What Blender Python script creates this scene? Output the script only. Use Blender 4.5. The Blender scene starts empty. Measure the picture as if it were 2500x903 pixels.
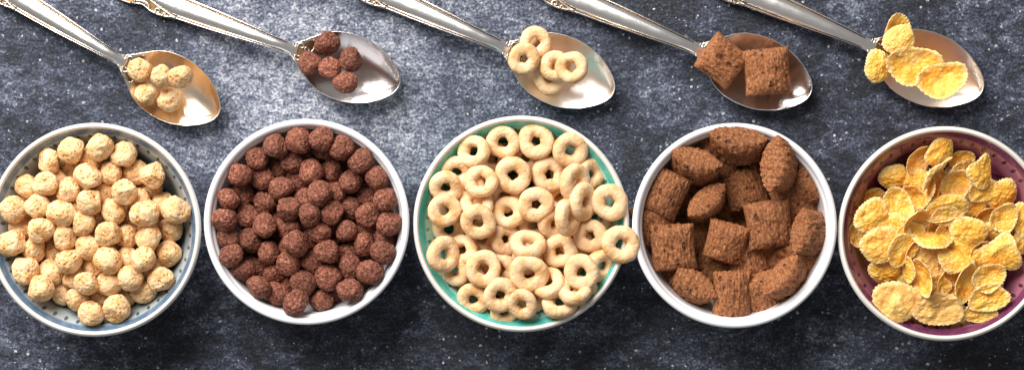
import bpy, bmesh, math, random
import numpy as np
from mathutils import Vector, Matrix, noise

# ------------------------------------------------------------------ camera, world, lamps, exposure
SC = bpy.context.scene
COL = SC.collection
PI = math.pi
S = 0.0002            # metres per photo pixel on the table top
CAM_H = 1.10          # camera height above the table
PW, PH = 2500.0, 903.0

cam_d = bpy.data.cameras.new('camera'); cam = bpy.data.objects.new('camera', cam_d); COL.objects.link(cam)
cam.location = (0, 0, CAM_H); cam.rotation_euler = (0, 0, 0)
cam_d.sensor_width = 36.0; cam_d.sensor_fit = 'HORIZONTAL'
cam_d.lens = 36.0 * CAM_H / (PW * S)
cam_d.clip_start = 0.02; cam_d.clip_end = 50
SC.camera = cam

world = bpy.data.worlds.new('World'); SC.world = world; world.use_nodes = True
bg = world.node_tree.nodes['Background']
bg.inputs[0].default_value = (1.0, 0.97, 0.95, 1); bg.inputs[1].default_value = 0.27

def area_lamp(name, loc, target, sx, sy, power, color):
    d = bpy.data.lights.new(name, 'AREA'); d.shape = 'RECTANGLE'; d.size = sx; d.size_y = sy
    d.energy = power; d.color = color
    o = bpy.data.objects.new(name, d); COL.objects.link(o); o.location = loc
    o.rotation_euler = (Vector(target) - Vector(loc)).to_track_quat('-Z', 'Y').to_euler()
    return o
area_lamp('window_light', (-0.50, 0.80, 0.84), (-0.02, 0.0, 0.0), 0.80, 0.90, 38.0, (1.0, 0.96, 0.91))

SC.view_settings.view_transform = 'Standard'; SC.view_settings.look = 'None'
SC.view_settings.exposure = 0.0; SC.view_settings.gamma = 1.0; SC.view_settings.use_curve_mapping = False
SC.render.engine = 'CYCLES'
SC.cycles.max_bounces = 8; SC.cycles.diffuse_bounces = 5; SC.cycles.glossy_bounces = 4
SC.cycles.use_denoising = True

# ------------------------------------------------------------------ helpers
def unproj(px, py, z):
    k = S * (CAM_H - z) / CAM_H
    return (px - PW / 2) * k, -(py - PH / 2) * k

def link(name, mesh, parent=None):
    o = bpy.data.objects.new(name, mesh); COL.objects.link(o)
    if parent is not None: o.parent = parent
    return o

def tag(o, label=None, cat=None, group=None, kind=None):
    if label: o['label'] = label
    if cat: o['category'] = cat
    if group: o['group'] = group
    if kind: o['kind'] = kind
    return o

def mesh_from(name, verts, faces, mats, smooth=True, mat_idx=None):
    me = bpy.data.meshes.new(name)
    me.from_pydata([tuple(v) for v in verts], [], faces)
    for m in mats: me.materials.append(m)
    me.polygons.foreach_set('use_smooth', [smooth] * len(me.polygons))
    if mat_idx is not None: me.polygons.foreach_set('material_index', mat_idx)
    me.update()
    bm = bmesh.new(); bm.from_mesh(me); bmesh.ops.recalc_face_normals(bm, faces=bm.faces); bm.to_mesh(me); bm.free()
    return me

def empty(name, loc, rz=0):
    o = bpy.data.objects.new(name, None); COL.objects.link(o); o.empty_display_size = 0.01
    o.location = loc; o.rotation_euler = (0, 0, rz); return o

# ---- node helper
class NT:
    def __init__(self, name):
        self.m = bpy.data.materials.new(name); self.m.use_nodes = True
        self.t = self.m.node_tree; self.b = self.t.nodes['Principled BSDF']
    def n(self, typ, **kw):
        nd = self.t.nodes.new(typ)
        for k, v in kw.items(): setattr(nd, k, v)
        return nd
    def put(self, sock, v):
        if v is None: return
        if isinstance(v, bpy.types.NodeSocket): self.t.links.new(v, sock)
        else:
            if isinstance(v, tuple) and len(v) == 3 and sock.type == 'RGBA': v = v + (1,)
            sock.default_value = v
    def math(self, op, a, b=None, c=None, clamp=False):
        nd = self.n('ShaderNodeMath', operation=op, use_clamp=clamp)
        self.put(nd.inputs[0], a); self.put(nd.inputs[1], b); self.put(nd.inputs[2], c)
        return nd.outputs[0]
    def vmath(self, op, a, b=None):
        nd = self.n('ShaderNodeVectorMath', operation=op); self.put(nd.inputs[0], a); self.put(nd.inputs[1], b)
        return nd.outputs[0]
    def noise(self, vec, scale, detail=4, rough=0.55, dist=0.0):
        nd = self.n('ShaderNodeTexNoise'); self.put(nd.inputs['Vector'], vec)
        nd.inputs['Scale'].default_value = scale; nd.inputs['Detail'].default_value = detail
        nd.inputs['Roughness'].default_value = rough; nd.inputs['Distortion'].default_value = dist
        return nd.outputs['Fac']
    def voro(self, vec, scale, feature='F1', rnd=1.0, out='Distance'):
        nd = self.n('ShaderNodeTexVoronoi', feature=feature); self.put(nd.inputs['Vector'], vec)
        nd.inputs['Scale'].default_value = scale; nd.inputs['Randomness'].default_value = rnd
        return nd.outputs[out]
    def ramp(self, fac, stops, interp='LINEAR'):
        nd = self.n('ShaderNodeValToRGB'); nd.color_ramp.interpolation = interp
        els = nd.color_ramp.elements
        while len(els) < len(stops): els.new(0.5)
        for e, (p, c) in zip(els, stops):
            e.position = p; e.color = (c + (1,)) if isinstance(c, tuple) else (c, c, c, 1)
        self.put(nd.inputs[0], fac); return nd.outputs[0]
    def mix(self, fac, a, b, blend='MIX'):
        nd = self.n('ShaderNodeMix', data_type='RGBA', blend_type=blend)
        self.put(nd.inputs['Factor'], fac); self.put(nd.inputs[6], a); self.put(nd.inputs[7], b)
        return nd.outputs[2]
    def smooth(self, v, a, b):
        nd = self.n('ShaderNodeMapRange', interpolation_type='SMOOTHSTEP')
        self.put(nd.inputs[0], v); nd.inputs[1].default_value = a; nd.inputs[2].default_value = b
        return nd.outputs[0]
    def bump(self, height, strength, distance, normal=None):
        nd = self.n('ShaderNodeBump'); nd.inputs['Strength'].default_value = strength
        nd.inputs['Distance'].default_value = distance; self.put(nd.inputs['Height'], height); self.put(nd.inputs['Normal'], normal)
        return nd.outputs[0]
    def coord(self, rnd=False):
        tc = self.n('ShaderNodeTexCoord').outputs['Object']
        if rnd:
            oi = self.n('ShaderNodeObjectInfo').outputs['Random']
            sc = self.math('MULTIPLY', oi, 3.7)
            tc = self.vmath('ADD', tc, sc)
            self.rand = oi
        return tc
    def tint(self, col, lo, hi):
        g = self.math('MULTIPLY_ADD', self.rand, hi - lo, lo)
        cc = self.n('ShaderNodeCombineColor')
        for k in range(3): self.put(cc.inputs[k], g)
        return self.mix(1.0, col, cc.outputs[0], 'MULTIPLY')
    def set(self, **kw):
        for k, v in kw.items(): self.put(self.b.inputs[k.replace('_', ' ')], v)
        return self.m

# ------------------------------------------------------------------ materials
def mat_table():
    t = NT('slate_board'); c = t.coord()
    mp = t.n('ShaderNodeMapping'); t.put(mp.inputs[0], c)
    mp.inputs['Rotation'].default_value = (0, 0, math.radians(-32)); mp.inputs['Scale'].default_value = (1.0, 1.55, 1)
    w = mp.outputs[0]
    fine = t.noise(c, 760, 6, 0.70)
    wisp = t.noise(w, 230, 6, 0.64, 0.5)
    mid = t.noise(w, 60, 6, 0.64, 0.6)
    big = t.noise(c, 15, 5, 0.6, 0.5)
    # window glare painted into the board colour as a ragged pale patch
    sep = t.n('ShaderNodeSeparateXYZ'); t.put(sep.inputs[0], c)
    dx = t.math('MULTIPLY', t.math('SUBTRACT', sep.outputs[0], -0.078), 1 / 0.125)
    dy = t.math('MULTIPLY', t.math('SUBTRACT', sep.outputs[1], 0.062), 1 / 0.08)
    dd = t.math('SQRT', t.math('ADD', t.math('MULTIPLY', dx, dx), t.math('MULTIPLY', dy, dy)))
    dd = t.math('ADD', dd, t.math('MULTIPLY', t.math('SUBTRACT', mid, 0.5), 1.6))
    painted_glare = t.smooth(dd, 1.35, 0.0)
    v = t.math('ADD', t.math('MULTIPLY', fine, 0.74), t.math('MULTIPLY', wisp, 0.48))
    v = t.math('ADD', v, t.math('MULTIPLY', mid, 0.50))
    v = t.math('ADD', v, t.math('MULTIPLY', big, 0.50))
    v = t.math('ADD', v, t.math('MULTIPLY', painted_glare, 0.16))
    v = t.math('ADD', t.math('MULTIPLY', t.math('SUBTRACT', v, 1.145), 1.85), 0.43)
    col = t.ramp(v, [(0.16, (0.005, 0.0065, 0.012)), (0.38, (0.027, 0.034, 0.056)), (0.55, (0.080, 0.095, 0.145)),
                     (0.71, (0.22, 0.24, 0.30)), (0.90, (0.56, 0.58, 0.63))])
    # chalky specks
    sd = t.voro(c, 330); sr = t.voro(c, 330, out='Color')
    sr1 = t.n('ShaderNodeSeparateColor'); t.put(sr1.inputs[0], sr)
    rad = t.math('MULTIPLY', t.smooth(sr1.outputs[0], 0.66, 1.0), 0.32)
    spk = t.smooth(t.math('SUBTRACT', rad, sd), 0.0, 0.10)
    spk = t.math('MULTIPLY', spk, t.smooth(fine, 0.40, 0.56))
    col = t.mix(spk, col, (0.62, 0.64, 0.68))
    fd = t.voro(c, 760); fr = t.n('ShaderNodeSeparateColor'); t.put(fr.inputs[0], t.voro(c, 760, out='Color'))
    fs = t.smooth(t.math('SUBTRACT', t.math('MULTIPLY', t.smooth(fr.outputs[1], 0.70, 1.0), 0.36), fd), 0.0, 0.10)
    fs = t.math('MULTIPLY', fs, t.smooth(mid, 0.42, 0.60))
    col = t.mix(t.math('MULTIPLY', fs, 0.8), col, (0.50, 0.53, 0.58))
    h = t.math('ADD', t.math('MULTIPLY', fine, 0.7), t.math('MULTIPLY', wisp, 0.9))
    h = t.math('ADD', h, t.math('MULTIPLY', spk, 0.25))
    rg = t.ramp(v, [(0.3, 0.62), (0.8, 0.48)])
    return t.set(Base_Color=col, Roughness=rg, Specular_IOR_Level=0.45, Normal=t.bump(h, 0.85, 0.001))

def mat_puff():
    t = NT('golden_puff'); c = t.coord(True)
    n1 = t.noise(c, 230, 4, 0.6); n2 = t.noise(c, 900, 4, 0.65)
    col = t.ramp(n1, [(0.32, (0.87, 0.635, 0.39)), (0.50, (0.83, 0.54, 0.275)), (0.68, (0.71, 0.36, 0.12))])
    col = t.tint(col, 0.88, 1.05)
    vd = t.voro(c, 560); pore = t.smooth(vd, 0.36, 0.14)
    pm = t.math('MULTIPLY', pore, t.smooth(n1, 0.38, 0.55))
    col = t.mix(t.math('MULTIPLY', pm, 0.6), col, (0.58, 0.28, 0.085))
    h = t.math('SUBTRACT', t.math('MULTIPLY', n2, 0.6), t.math('MULTIPLY', pm, 0.8))
    return t.set(Base_Color=col, Roughness=0.72, Specular_IOR_Level=0.3, Subsurface_Weight=0.16,
                 Subsurface_Radius=(1.0, 0.5, 0.2), Subsurface_Scale=0.0016, Normal=t.bump(h, 0.9, 0.0010))

def mat_cocoa():
    t = NT('cocoa_ball'); c = t.coord(True)
    n1 = t.noise(c, 260, 4, 0.6); n2 = t.noise(c, 800, 5, 0.7)
    col = t.ramp(n2, [(0.34, (0.07, 0.018, 0.010)), (0.50, (0.225, 0.068, 0.038)), (0.68, (0.52, 0.23, 0.155))])
    col = t.mix(t.smooth(n1, 0.52, 0.72), col, (0.26, 0.095, 0.045))
    col = t.tint(col, 0.78, 1.15)
    vd = t.voro(c, 480); pore = t.math('MULTIPLY', t.smooth(vd, 0.32, 0.12), t.smooth(n1, 0.42, 0.6))
    col = t.mix(t.math('MULTIPLY', pore, 0.7), col, (0.07, 0.02, 0.012))
    h = t.math('SUBTRACT', n2, t.math('MULTIPLY', pore, 0.6))
    return t.set(Base_Color=col, Roughness=0.62, Specular_IOR_Level=0.4, Normal=t.bump(h, 1.0, 0.0011))

def mat_ring():
    t = NT('oat_ring'); c = t.coord(True)
    n1 = t.noise(c, 170, 4, 0.55); n2 = t.noise(c, 700, 4, 0.6)
    col = t.ramp(n1, [(0.30, (0.86, 0.63, 0.40)), (0.50, (0.81, 0.54, 0.30)), (0.68, (0.67, 0.36, 0.135))])
    col = t.tint(col, 0.90, 1.05)
    sp = t.math('MULTIPLY', t.smooth(t.voro(c, 420), 0.17, 0.08), t.smooth(n1, 0.46, 0.6))
    col = t.mix(t.math('MULTIPLY', sp, 0.7), col, (0.40, 0.20, 0.06))
    col = t.mix(t.math('MULTIPLY', t.smooth(n2, 0.55, 0.75), 0.4), col, (0.86, 0.64, 0.44))
    h = t.math('SUBTRACT', t.math('ADD', t.math('MULTIPLY', n2, 0.8), t.math('MULTIPLY', n1, 0.5)), t.math('MULTIPLY', sp, 0.5))
    return t.set(Base_Color=col, Roughness=0.68, Specular_IOR_Level=0.3, Subsurface_Weight=0.14,
                 Subsurface_Radius=(1.0, 0.55, 0.25), Subsurface_Scale=0.0016, Normal=t.bump(h, 0.55, 0.0009))

def mat_pillow():
    t = NT('cocoa_pillow'); c = t.coord(True)
    mp = t.n('ShaderNodeMapping'); t.put(mp.inputs[0], c); mp.inputs['Scale'].default_value = (1, 0.22, 1)
    st = t.noise(mp.outputs[0], 1100, 5, 0.7, 0.4); n2 = t.noise(c, 850, 5, 0.72); n1 = t.noise(c, 170, 3, 0.55)
    v = t.math('ADD', t.math('MULTIPLY', st, 0.5), t.math('MULTIPLY', n2, 0.5))
    col = t.ramp(v, [(0.35, (0.085, 0.024, 0.008)), (0.47, (0.285, 0.095, 0.032)), (0.61, (0.58, 0.27, 0.12))])
    col = t.mix(t.math('MULTIPLY', t.smooth(n1, 0.48, 0.7), 0.5), col, (0.32, 0.115, 0.043))
    col = t.tint(col, 0.82, 1.1)
    mp2 = t.n('ShaderNodeMapping'); t.put(mp2.inputs[0], c); mp2.inputs['Scale'].default_value = (1, 0.6, 1)
    wn = t.noise(c, 420, 3, 0.6)
    vc = t.vmath('ADD', mp2.outputs[0], t.vmath('MULTIPLY', wn, (0.0016, 0.0016, 0.0016)))
    vd = t.voro(vc, 300); vr = t.n('ShaderNodeSeparateColor'); t.put(vr.inputs[0], t.voro(vc, 300, out='Color'))
    pore = t.smooth(t.math('SUBTRACT', t.math('MULTIPLY', t.smooth(vr.outputs[0], 0.45, 1.0), 0.42), vd), 0.0, 0.12)
    pore = t.math('MULTIPLY', pore, t.smooth(n1, 0.38, 0.52))
    col = t.mix(t.math('MULTIPLY', pore, 0.8), col, (0.085, 0.022, 0.008))
    h = t.math('SUBTRACT', v, t.math('MULTIPLY', pore, 0.9))
    return t.set(Base_Color=col, Roughness=0.66, Specular_IOR_Level=0.35, Normal=t.bump(h, 1.0, 0.0017))

def mat_flake():
    t = NT('corn_flake'); c = t.coord(True)
    n1 = t.noise(c, 130, 4, 0.6); n2 = t.noise(c, 750, 4, 0.65)
    col = t.ramp(n1, [(0.28, (0.93, 0.655, 0.235)), (0.44, (0.91, 0.53, 0.085)), (0.60, (0.87, 0.41, 0.04)), (0.76, (0.70, 0.25, 0.03))])
    ed = t.n('ShaderNodeAttribute', attribute_name='edge').outputs['Fac']
    ed = t.smooth(t.math('ADD', ed, t.math('MULTIPLY', t.math('SUBTRACT', n2, 0.5), 0.35)), 0.72, 1.0)
    col = t.mix(t.math('MULTIPLY', ed, 0.7), col, (0.94, 0.70, 0.36))
    tan = t.smooth(t.rand, 0.62, 1.0)
    col = t.mix(t.math('MULTIPLY', tan, 0.55), col, (0.76, 0.48, 0.19))
    vd = t.voro(c, 520)
    col = t.mix(t.math('MULTIPLY', t.smooth(vd, 0.42, 0.10), 0.42), col, (0.94, 0.70, 0.35))
    toast = t.math('MULTIPLY', t.smooth(t.noise(c, 75, 2, 0.5), 0.62, 0.72), t.smooth(n2, 0.35, 0.6))
    col = t.mix(t.math('MULTIPLY', toast, 0.6), col, (0.42, 0.17, 0.03))
    h = t.math('SUBTRACT', t.math('MULTIPLY', n2, 0.5), t.math('MULTIPLY', vd, 1.0))
    return t.set(Base_Color=col, Roughness=0.46, Specular_IOR_Level=0.45, Subsurface_Weight=0.35,
                 Subsurface_Radius=(1.0, 0.55, 0.12), Subsurface_Scale=0.0014, Normal=t.bump(h, 0.75, 0.0008))

def mat_white_glaze():
    t = NT('white_porcelain'); c = t.coord()
    n = t.noise(c, 60, 2, 0.5)
    col = t.ramp(n, [(0.3, (0.76, 0.78, 0.82)), (0.7, (0.82, 0.83, 0.86))])
    return t.set(Base_Color=col, Roughness=0.22, Specular_IOR_Level=0.5, Normal=t.bump(n, 0.12, 0.001))

def mat_cream_rim(base):
    t = NT('cream_rim'); c = t.coord()
    n = t.noise(c, 120, 5, 0.6)
    col = t.ramp(n, [(0.30, tuple(x * 0.86 for x in base)), (0.62, base)])
    spot = t.math('MULTIPLY', t.smooth(t.voro(c, 130), 0.10, 0.04), t.smooth(t.noise(c, 40), 0.5, 0.62))
    col = t.mix(t.math('MULTIPLY', spot, 0.6), col, (0.45, 0.30, 0.18))
    return t.set(Base_Color=col, Roughness=0.25, Specular_IOR_Level=0.5, Normal=t.bump(n, 0.15, 0.001))

def mat_painted(name, R, line, band, dot, deep, floor, swirl):
    """Painted glaze: coloured line under the lip, pale band with a ring of dots, swirled strokes below."""
    t = NT(name); c = t.coord()
    sep = t.n('ShaderNodeSeparateXYZ'); t.put(sep.inputs[0], c)
    x, y = sep.outputs[0], sep.outputs[1]
    wob = t.noise(c, 35, 3, 0.5)
    r0 = t.math('SQRT', t.math('ADD', t.math('MULTIPLY', x, x), t.math('MULTIPLY', y, y)))
    r = t.math('ADD', t.math('MULTIPLY', r0, 1 / R), t.math('MULTIPLY', t.math('SUBTRACT', wob, 0.5), 0.022))
    col = t.ramp(r, [(0.0, floor), (0.55, deep), (0.80, deep), (0.84, band), (0.894, band), (0.908, line), (0.95, line)])
    ang = t.math('ARCTAN2', y, x)
    # brush strokes curling down the wall
    ph = t.math('ADD', t.math('MULTIPLY', ang, 9.0), t.math('MULTIPLY', r, 46.0))
    ph = t.math('ADD', ph, t.math('MULTIPLY', wob, 7.0))
    st = t.smooth(t.math('SINE', ph), 0.35, 0.95)
    st = t.math('MULTIPLY', st, t.math('MULTIPLY', t.smooth(r, 0.40, 0.50), t.smooth(r, 0.83, 0.78)))
    col = t.mix(t.math('MULTIPLY', st, 0.75), col, swirl)
    # ring of dots
    k = 48.0
    a = t.math('FRACT', t.math('MULTIPLY', ang, k / (2 * PI)))
    da = t.math('MULTIPLY', t.math('SUBTRACT', a, 0.5), 0.878 * 2 * PI / k)
    dr = t.math('SUBTRACT', r, 0.876)
    dist = t.math('SQRT', t.math('ADD', t.math('MULTIPLY', da, da), t.math('MULTIPLY', dr, dr)))
    dm = t.smooth(dist, 0.022, 0.011)
    col = t.mix(t.math('MULTIPLY', dm, 0.92), col, dot)
    mott = t.noise(c, 260, 4, 0.6)
    col = t.mix(t.math('MULTIPLY', t.smooth(mott, 0.42, 0.7), 0.22), col, band)
    crk = t.voro(c, 260, 'DISTANCE_TO_EDGE')
    h = t.math('SUBTRACT', t.math('MULTIPLY', st, -0.8), t.math('MULTIPLY', dm, 0.9))
    h = t.math('ADD', h, t.math('MULTIPLY', t.smooth(crk, 0.0, 0.05), 0.06))
    return t.set(Base_Color=col, Roughness=0.13, Specular_IOR_Level=0.55, Coat_Weight=0.4, Coat_Roughness=0.06,
                 Normal=t.bump(h, 0.6, 0.0006))

def mat_silver(name, tint, warm, rough, amount):
    t = NT(name); c = t.coord()
    mp = t.n('ShaderNodeMapping'); t.put(mp.inputs[0], c); mp.inputs['Scale'].default_value = (14, 160, 60)
    mp.inputs['Rotation'].default_value = (0, 0, math.radians(35))
    br = t.noise(mp.outputs[0], 18, 4, 0.6)
    n = t.noise(c, 70, 3, 0.55, 0.5); n2 = t.noise(c, 520, 3, 0.6)
    col = t.mix(t.math('MULTIPLY', t.smooth(n, 0.35, 0.65), amount), tint, warm)
    rg = t.math('ADD', rough, t.math('MULTIPLY', t.math('SUBTRACT', n2, 0.5), 0.05))
    rg = t.math('ADD', rg, t.math('MULTIPLY', t.math('SUBTRACT', br, 0.5), 0.14))
    return t.set(Base_Color=col, Metallic=1.0, Roughness=rg, Normal=t.bump(br, 0.07, 0.0003))

def mat_tarnish():
    t = NT('tarnished_silver'); c = t.coord(); n = t.noise(c, 70, 3, 0.5)
    col = t.ramp(n, [(0.3, (0.05, 0.028, 0.014)), (0.55, (0.19, 0.105, 0.04)), (0.78, (0.42, 0.28, 0.12))])
    return t.set(Base_Color=col, Metallic=0.9, Roughness=0.45)

M = {
    'table': mat_table(), 'puff': mat_puff(), 'cocoa': mat_cocoa(), 'ring': mat_ring(), 'pillow': mat_pillow(), 'flake': mat_flake(),
    'white': mat_white_glaze(), 'rim_cool': mat_cream_rim((0.72, 0.71, 0.68)), 'rim_warm': mat_cream_rim((0.78, 0.75, 0.70)),
    'silver': mat_silver('polished_silver', (0.90, 0.90, 0.90), (0.90, 0.83, 0.76), 0.23, 0.5),
    'tarnish': mat_tarnish(),
    'aged': mat_silver('aged_silver', (0.50, 0.47, 0.43), (0.40, 0.31, 0.21), 0.36, 0.8),
}

# ------------------------------------------------------------------ height map used to let every piece settle on what lies below it
CELL = 0.0006
GX0, GY0 = -0.29, -0.12
GW, GH = int(0.58 / CELL), int(0.24 / CELL)
HM = np.zeros((GW, GH))

def cells(x, y):
    i = np.clip(((x - GX0) / CELL).astype(int), 0, GW - 1); j = np.clip(((y - GY0) / CELL).astype(int), 0, GH - 1)
    return i, j

def settle(V, px, py, eps=0.0007, shrink=0.94, zc=0.03, knee=None):
    """V: oriented vertices round the piece's origin (metres). Returns location resting on the height map along the pixel's ray."""
    z = zc
    for _ in range(4):
        x, y = unproj(px, py, z)
        i, j = cells(V[:, 0] * shrink + x, V[:, 1] * shrink + y)
        gap = HM[i, j] - V[:, 2]
        k = max(1, int(len(gap) * 0.004))
        z = float(np.partition(gap, -k)[-k]) - eps
        if knee is not None and z > knee: z = knee + (z - knee) * 0.35      # pieces packed closer than they were dropped
    x, y = unproj(px, py, z)
    i, j = cells(V[:, 0] * shrink + x, V[:, 1] * shrink + y)
    np.maximum.at(HM, (i, j), V[:, 2] + z)
    return x, y, z

# ------------------------------------------------------------------ table top
def build_table():
    bm = bmesh.new()
    bmesh.ops.create_grid(bm, x_segments=2, y_segments=2, size=0.9)
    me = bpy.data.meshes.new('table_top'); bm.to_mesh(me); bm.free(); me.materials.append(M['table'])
    o = link('table_top', me)
    tag(o, 'dark blue grey slate board with chalky scuffed patches and painted-in window glare', 'table', kind='structure')
build_table()

# ------------------------------------------------------------------ bowls
def lathe(name, prof, mats, seg=160, closed=False):
    verts, faces = [], []
    ring = []
    for (r, z) in prof:
        if r < 1e-6:
            ring.append([len(verts)]); verts.append((0, 0, z))
        else:
            ring.append(list(range(len(verts), len(verts) + seg)))
            for k in range(seg):
                a = 2 * PI * k / seg; verts.append((r * math.cos(a), r * math.sin(a), z))
    pairs = list(zip(ring, ring[1:])) + ([(ring[-1], ring[0])] if closed else [])
    for A, B in pairs:
        for k in range(seg):
            k2 = (k + 1) % seg
            if len(A) == 1 and len(B) == 1: continue
            if len(A) == 1: faces.append((A[0], B[k], B[k2]))
            elif len(B) == 1: faces.append((A[k], B[0], A[k2]))
            else: faces.append((A[k], B[k], B[k2], A[k2]))
    return mesh_from(name, verts, faces, mats)

def smooth_profile(pts, n=6):
    """Catmull-Rom through profile points."""
    P = [pts[0]] + list(pts) + [pts[-1]]; out = []
    for i in range(1, len(P) - 2):
        p0, p1, p2, p3 = map(np.array, (P[i-1], P[i], P[i+1], P[i+2]))
        for k in range(n):
            t = k / n
            q = 0.5 * ((2*p1) + (-p0+p2)*t + (2*p0-5*p1+4*p2-p3)*t*t + (-p0+3*p1-3*p2+p3)*t**3)
            out.append((max(0.0, float(q[0])), float(q[1])))
    out.append(pts[-1]); return out

BOWLS = {}
def build_bowl(key, name, px, py, rpx, painted, body_mat, rim_mat, label):
    zr = 0.040 if painted else 0.042
    R = rpx * S * (CAM_H - zr) / CAM_H
    x, y = unproj(px, py, zr)
    root = empty(name, (x, y, 0)); mm = 0.001
    q = R / (0.0505 if painted else 0.0482)
    if painted:
        inner = [(0, 5.5), (10, 5.7), (20, 7.2), (30, 12.3), (37.5, 20), (42.2, 28.5), (45, 34.4), (47.9, 38.7)]
        lip = [(47.9, 38.7), (48.4, 39.6), (49.0, 40.0), (49.8, 39.6), (50.5, 38.3), (50.3, 36.8), (49.5, 35.2)]
        outer = [(49.5, 35.2), (46.5, 27.5), (42, 18.5), (35, 10), (27, 5), (24.2, 3.6)]
        foot = [(24.2, 3.6), (23.6, 1.8), (23.4, 0.4), (22.6, 0.0), (20.8, 0.0), (20.2, 0.5), (19.6, 2.2), (10, 2.4), (0, 2.4)]
    else:
        inner = [(0, 5), (12, 5.1), (25, 6.0), (34, 10.5), (39.5, 18.5), (42.2, 28), (43.2, 35), (43.5, 37.6), (44.6, 39.2)]
        lip = [(44.6, 39.2), (45.1, 41.0), (46.2, 42.0), (47.4, 41.9), (48.2, 40.9), (48.1, 39.4), (47.6, 37.5)]
        outer = [(47.6, 37.5), (46.6, 28), (43.5, 17), (38, 8.5), (31, 4.2), (29, 3.2)]
        foot = [(29, 3.2), (28.4, 1.5), (28.2, 0.4), (27.4, 0), (25.5, 0), (25, 0.5), (24.4, 2), (12, 2.2), (0, 2.2)]
    sc = lambda P: [(a * q * mm, b * mm) for a, b in P]
    inner, lip, outer, foot = map(sc, (inner, lip, outer, foot))
    ip = smooth_profile(inner); lp = smooth_profile(lip); op = smooth_profile(outer)
    # body: inner surface + outer surface (two shells joined under the lip by the lip mesh)
    body = lathe('bowl_body', ip, [body_mat]); bo = link('bowl_inside', body, root)
    link('rim', lathe('bowl_rim', lp, [rim_mat]), root)
    link('outer_wall', lathe('bowl_wall', op, [body_mat if painted else rim_mat]), root)
    link('foot_ring', lathe('bowl_foot', smooth_profile(foot, 3), [rim_mat]), root)
    tag(root, label, 'bowl')
    # height map
    prof = ip + lp[1:]
    pr = np.array([p[0] for p in prof]); pz = np.array([p[1] for p in prof])
    keep = np.concatenate(([True], np.diff(np.maximum.accumulate(pr)) > 1e-7)); pr, pz = pr[keep], pz[keep]
    ii, jj = np.meshgrid(np.arange(GW), np.arange(GH), indexing='ij')
    rr = np.hypot(GX0 + (ii + .5) * CELL - x, GY0 + (jj + .5) * CELL - y)
    hh = np.interp(rr, pr, pz, right=0.0); HM[:] = np.where(rr <= pr[-1], np.maximum(HM, hh), HM)
    BOWLS[key] = dict(px=px, py=py, R=rpx, x=x, y=y, z=zr, prof=(pr, pz))
    return root

Rw = 262 * S * (CAM_H - 0.04) / CAM_H
blue = mat_painted('blue_grey_glaze', Rw, (0.085, 0.15, 0.235), (0.40, 0.455, 0.475), (0.03, 0.06, 0.095), (0.135, 0.18, 0.215), (0.12, 0.17, 0.21), (0.04, 0.055, 0.07))
teal = mat_painted('turquoise_glaze', Rw, (0.06, 0.42, 0.37), (0.40, 0.74, 0.66), (0.012, 0.28, 0.27), (0.05, 0.38, 0.34), (0.05, 0.36, 0.34), (0.02, 0.24, 0.23))
plum = mat_painted('plum_glaze', Rw, (0.135, 0.030, 0.085), (0.37, 0.135, 0.19), (0.04, 0.009, 0.024), (0.19, 0.042, 0.085), (0.12, 0.02, 0.04), (0.05, 0.008, 0.018))
build_bowl('b1', 'painted_bowl', 229, 561, 261, True, blue, M['rim_cool'], 'blue grey glazed bowl with dotted band and cream rim, full of golden puffs')
build_bowl('b2', 'white_bowl', 748, 541.5, 251, False, M['white'], M['white'], 'plain white porcelain bowl full of round cocoa balls')
build_bowl('b3', 'painted_bowl', 1272.5, 546.5, 264, True, teal, M['rim_warm'], 'turquoise glazed bowl with dotted band and cream rim, full of oat rings')
build_bowl('b4', 'white_bowl', 1794, 550.5, 250, False, M['white'], M['white'], 'plain white porcelain bowl full of cocoa pillow squares')
build_bowl('b5', 'painted_bowl', 2309, 570.5, 262, True, plum, M['rim_warm'], 'plum glazed bowl with dotted band and cream rim, full of corn flakes')

# ------------------------------------------------------------------ spoons
OUT_S = np.array([0, 8, 17, 36, 60, 84, 115, 146, 170, 208, 239, 253, 261, 265, 266.0])
OUT_W = np.array([19, 23, 30, 45, 64, 75, 80.5, 81, 77.5, 64.5, 43.5, 30, 19, 9, 0.01])
def spoon_w(s): return np.interp(s, OUT_S, OUT_W)
def sstep(a, b, x):
    t = np.clip((np.asarray(x, float) - a) / (b - a), 0, 1); return t * t * (3 - 2 * t)
def spoon_z(s, n):
    """mm; inside surface of the spoon bowl."""
    w = np.maximum(spoon_w(s), 0.5)
    u = np.clip(np.abs(n) / w, 0, 1)
    g = sstep(14, 120, s) * np.sqrt(np.clip(1 - np.clip((s - 140) / 127.0, 0, 1) ** 2.2, 0, 1))
    rim = 8.9 + 0.9 * sstep(80, 0, s) + 0.5 * sstep(180, 266, s)
    return rim - 7.4 * g * (1 - u ** 2.3)

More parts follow.
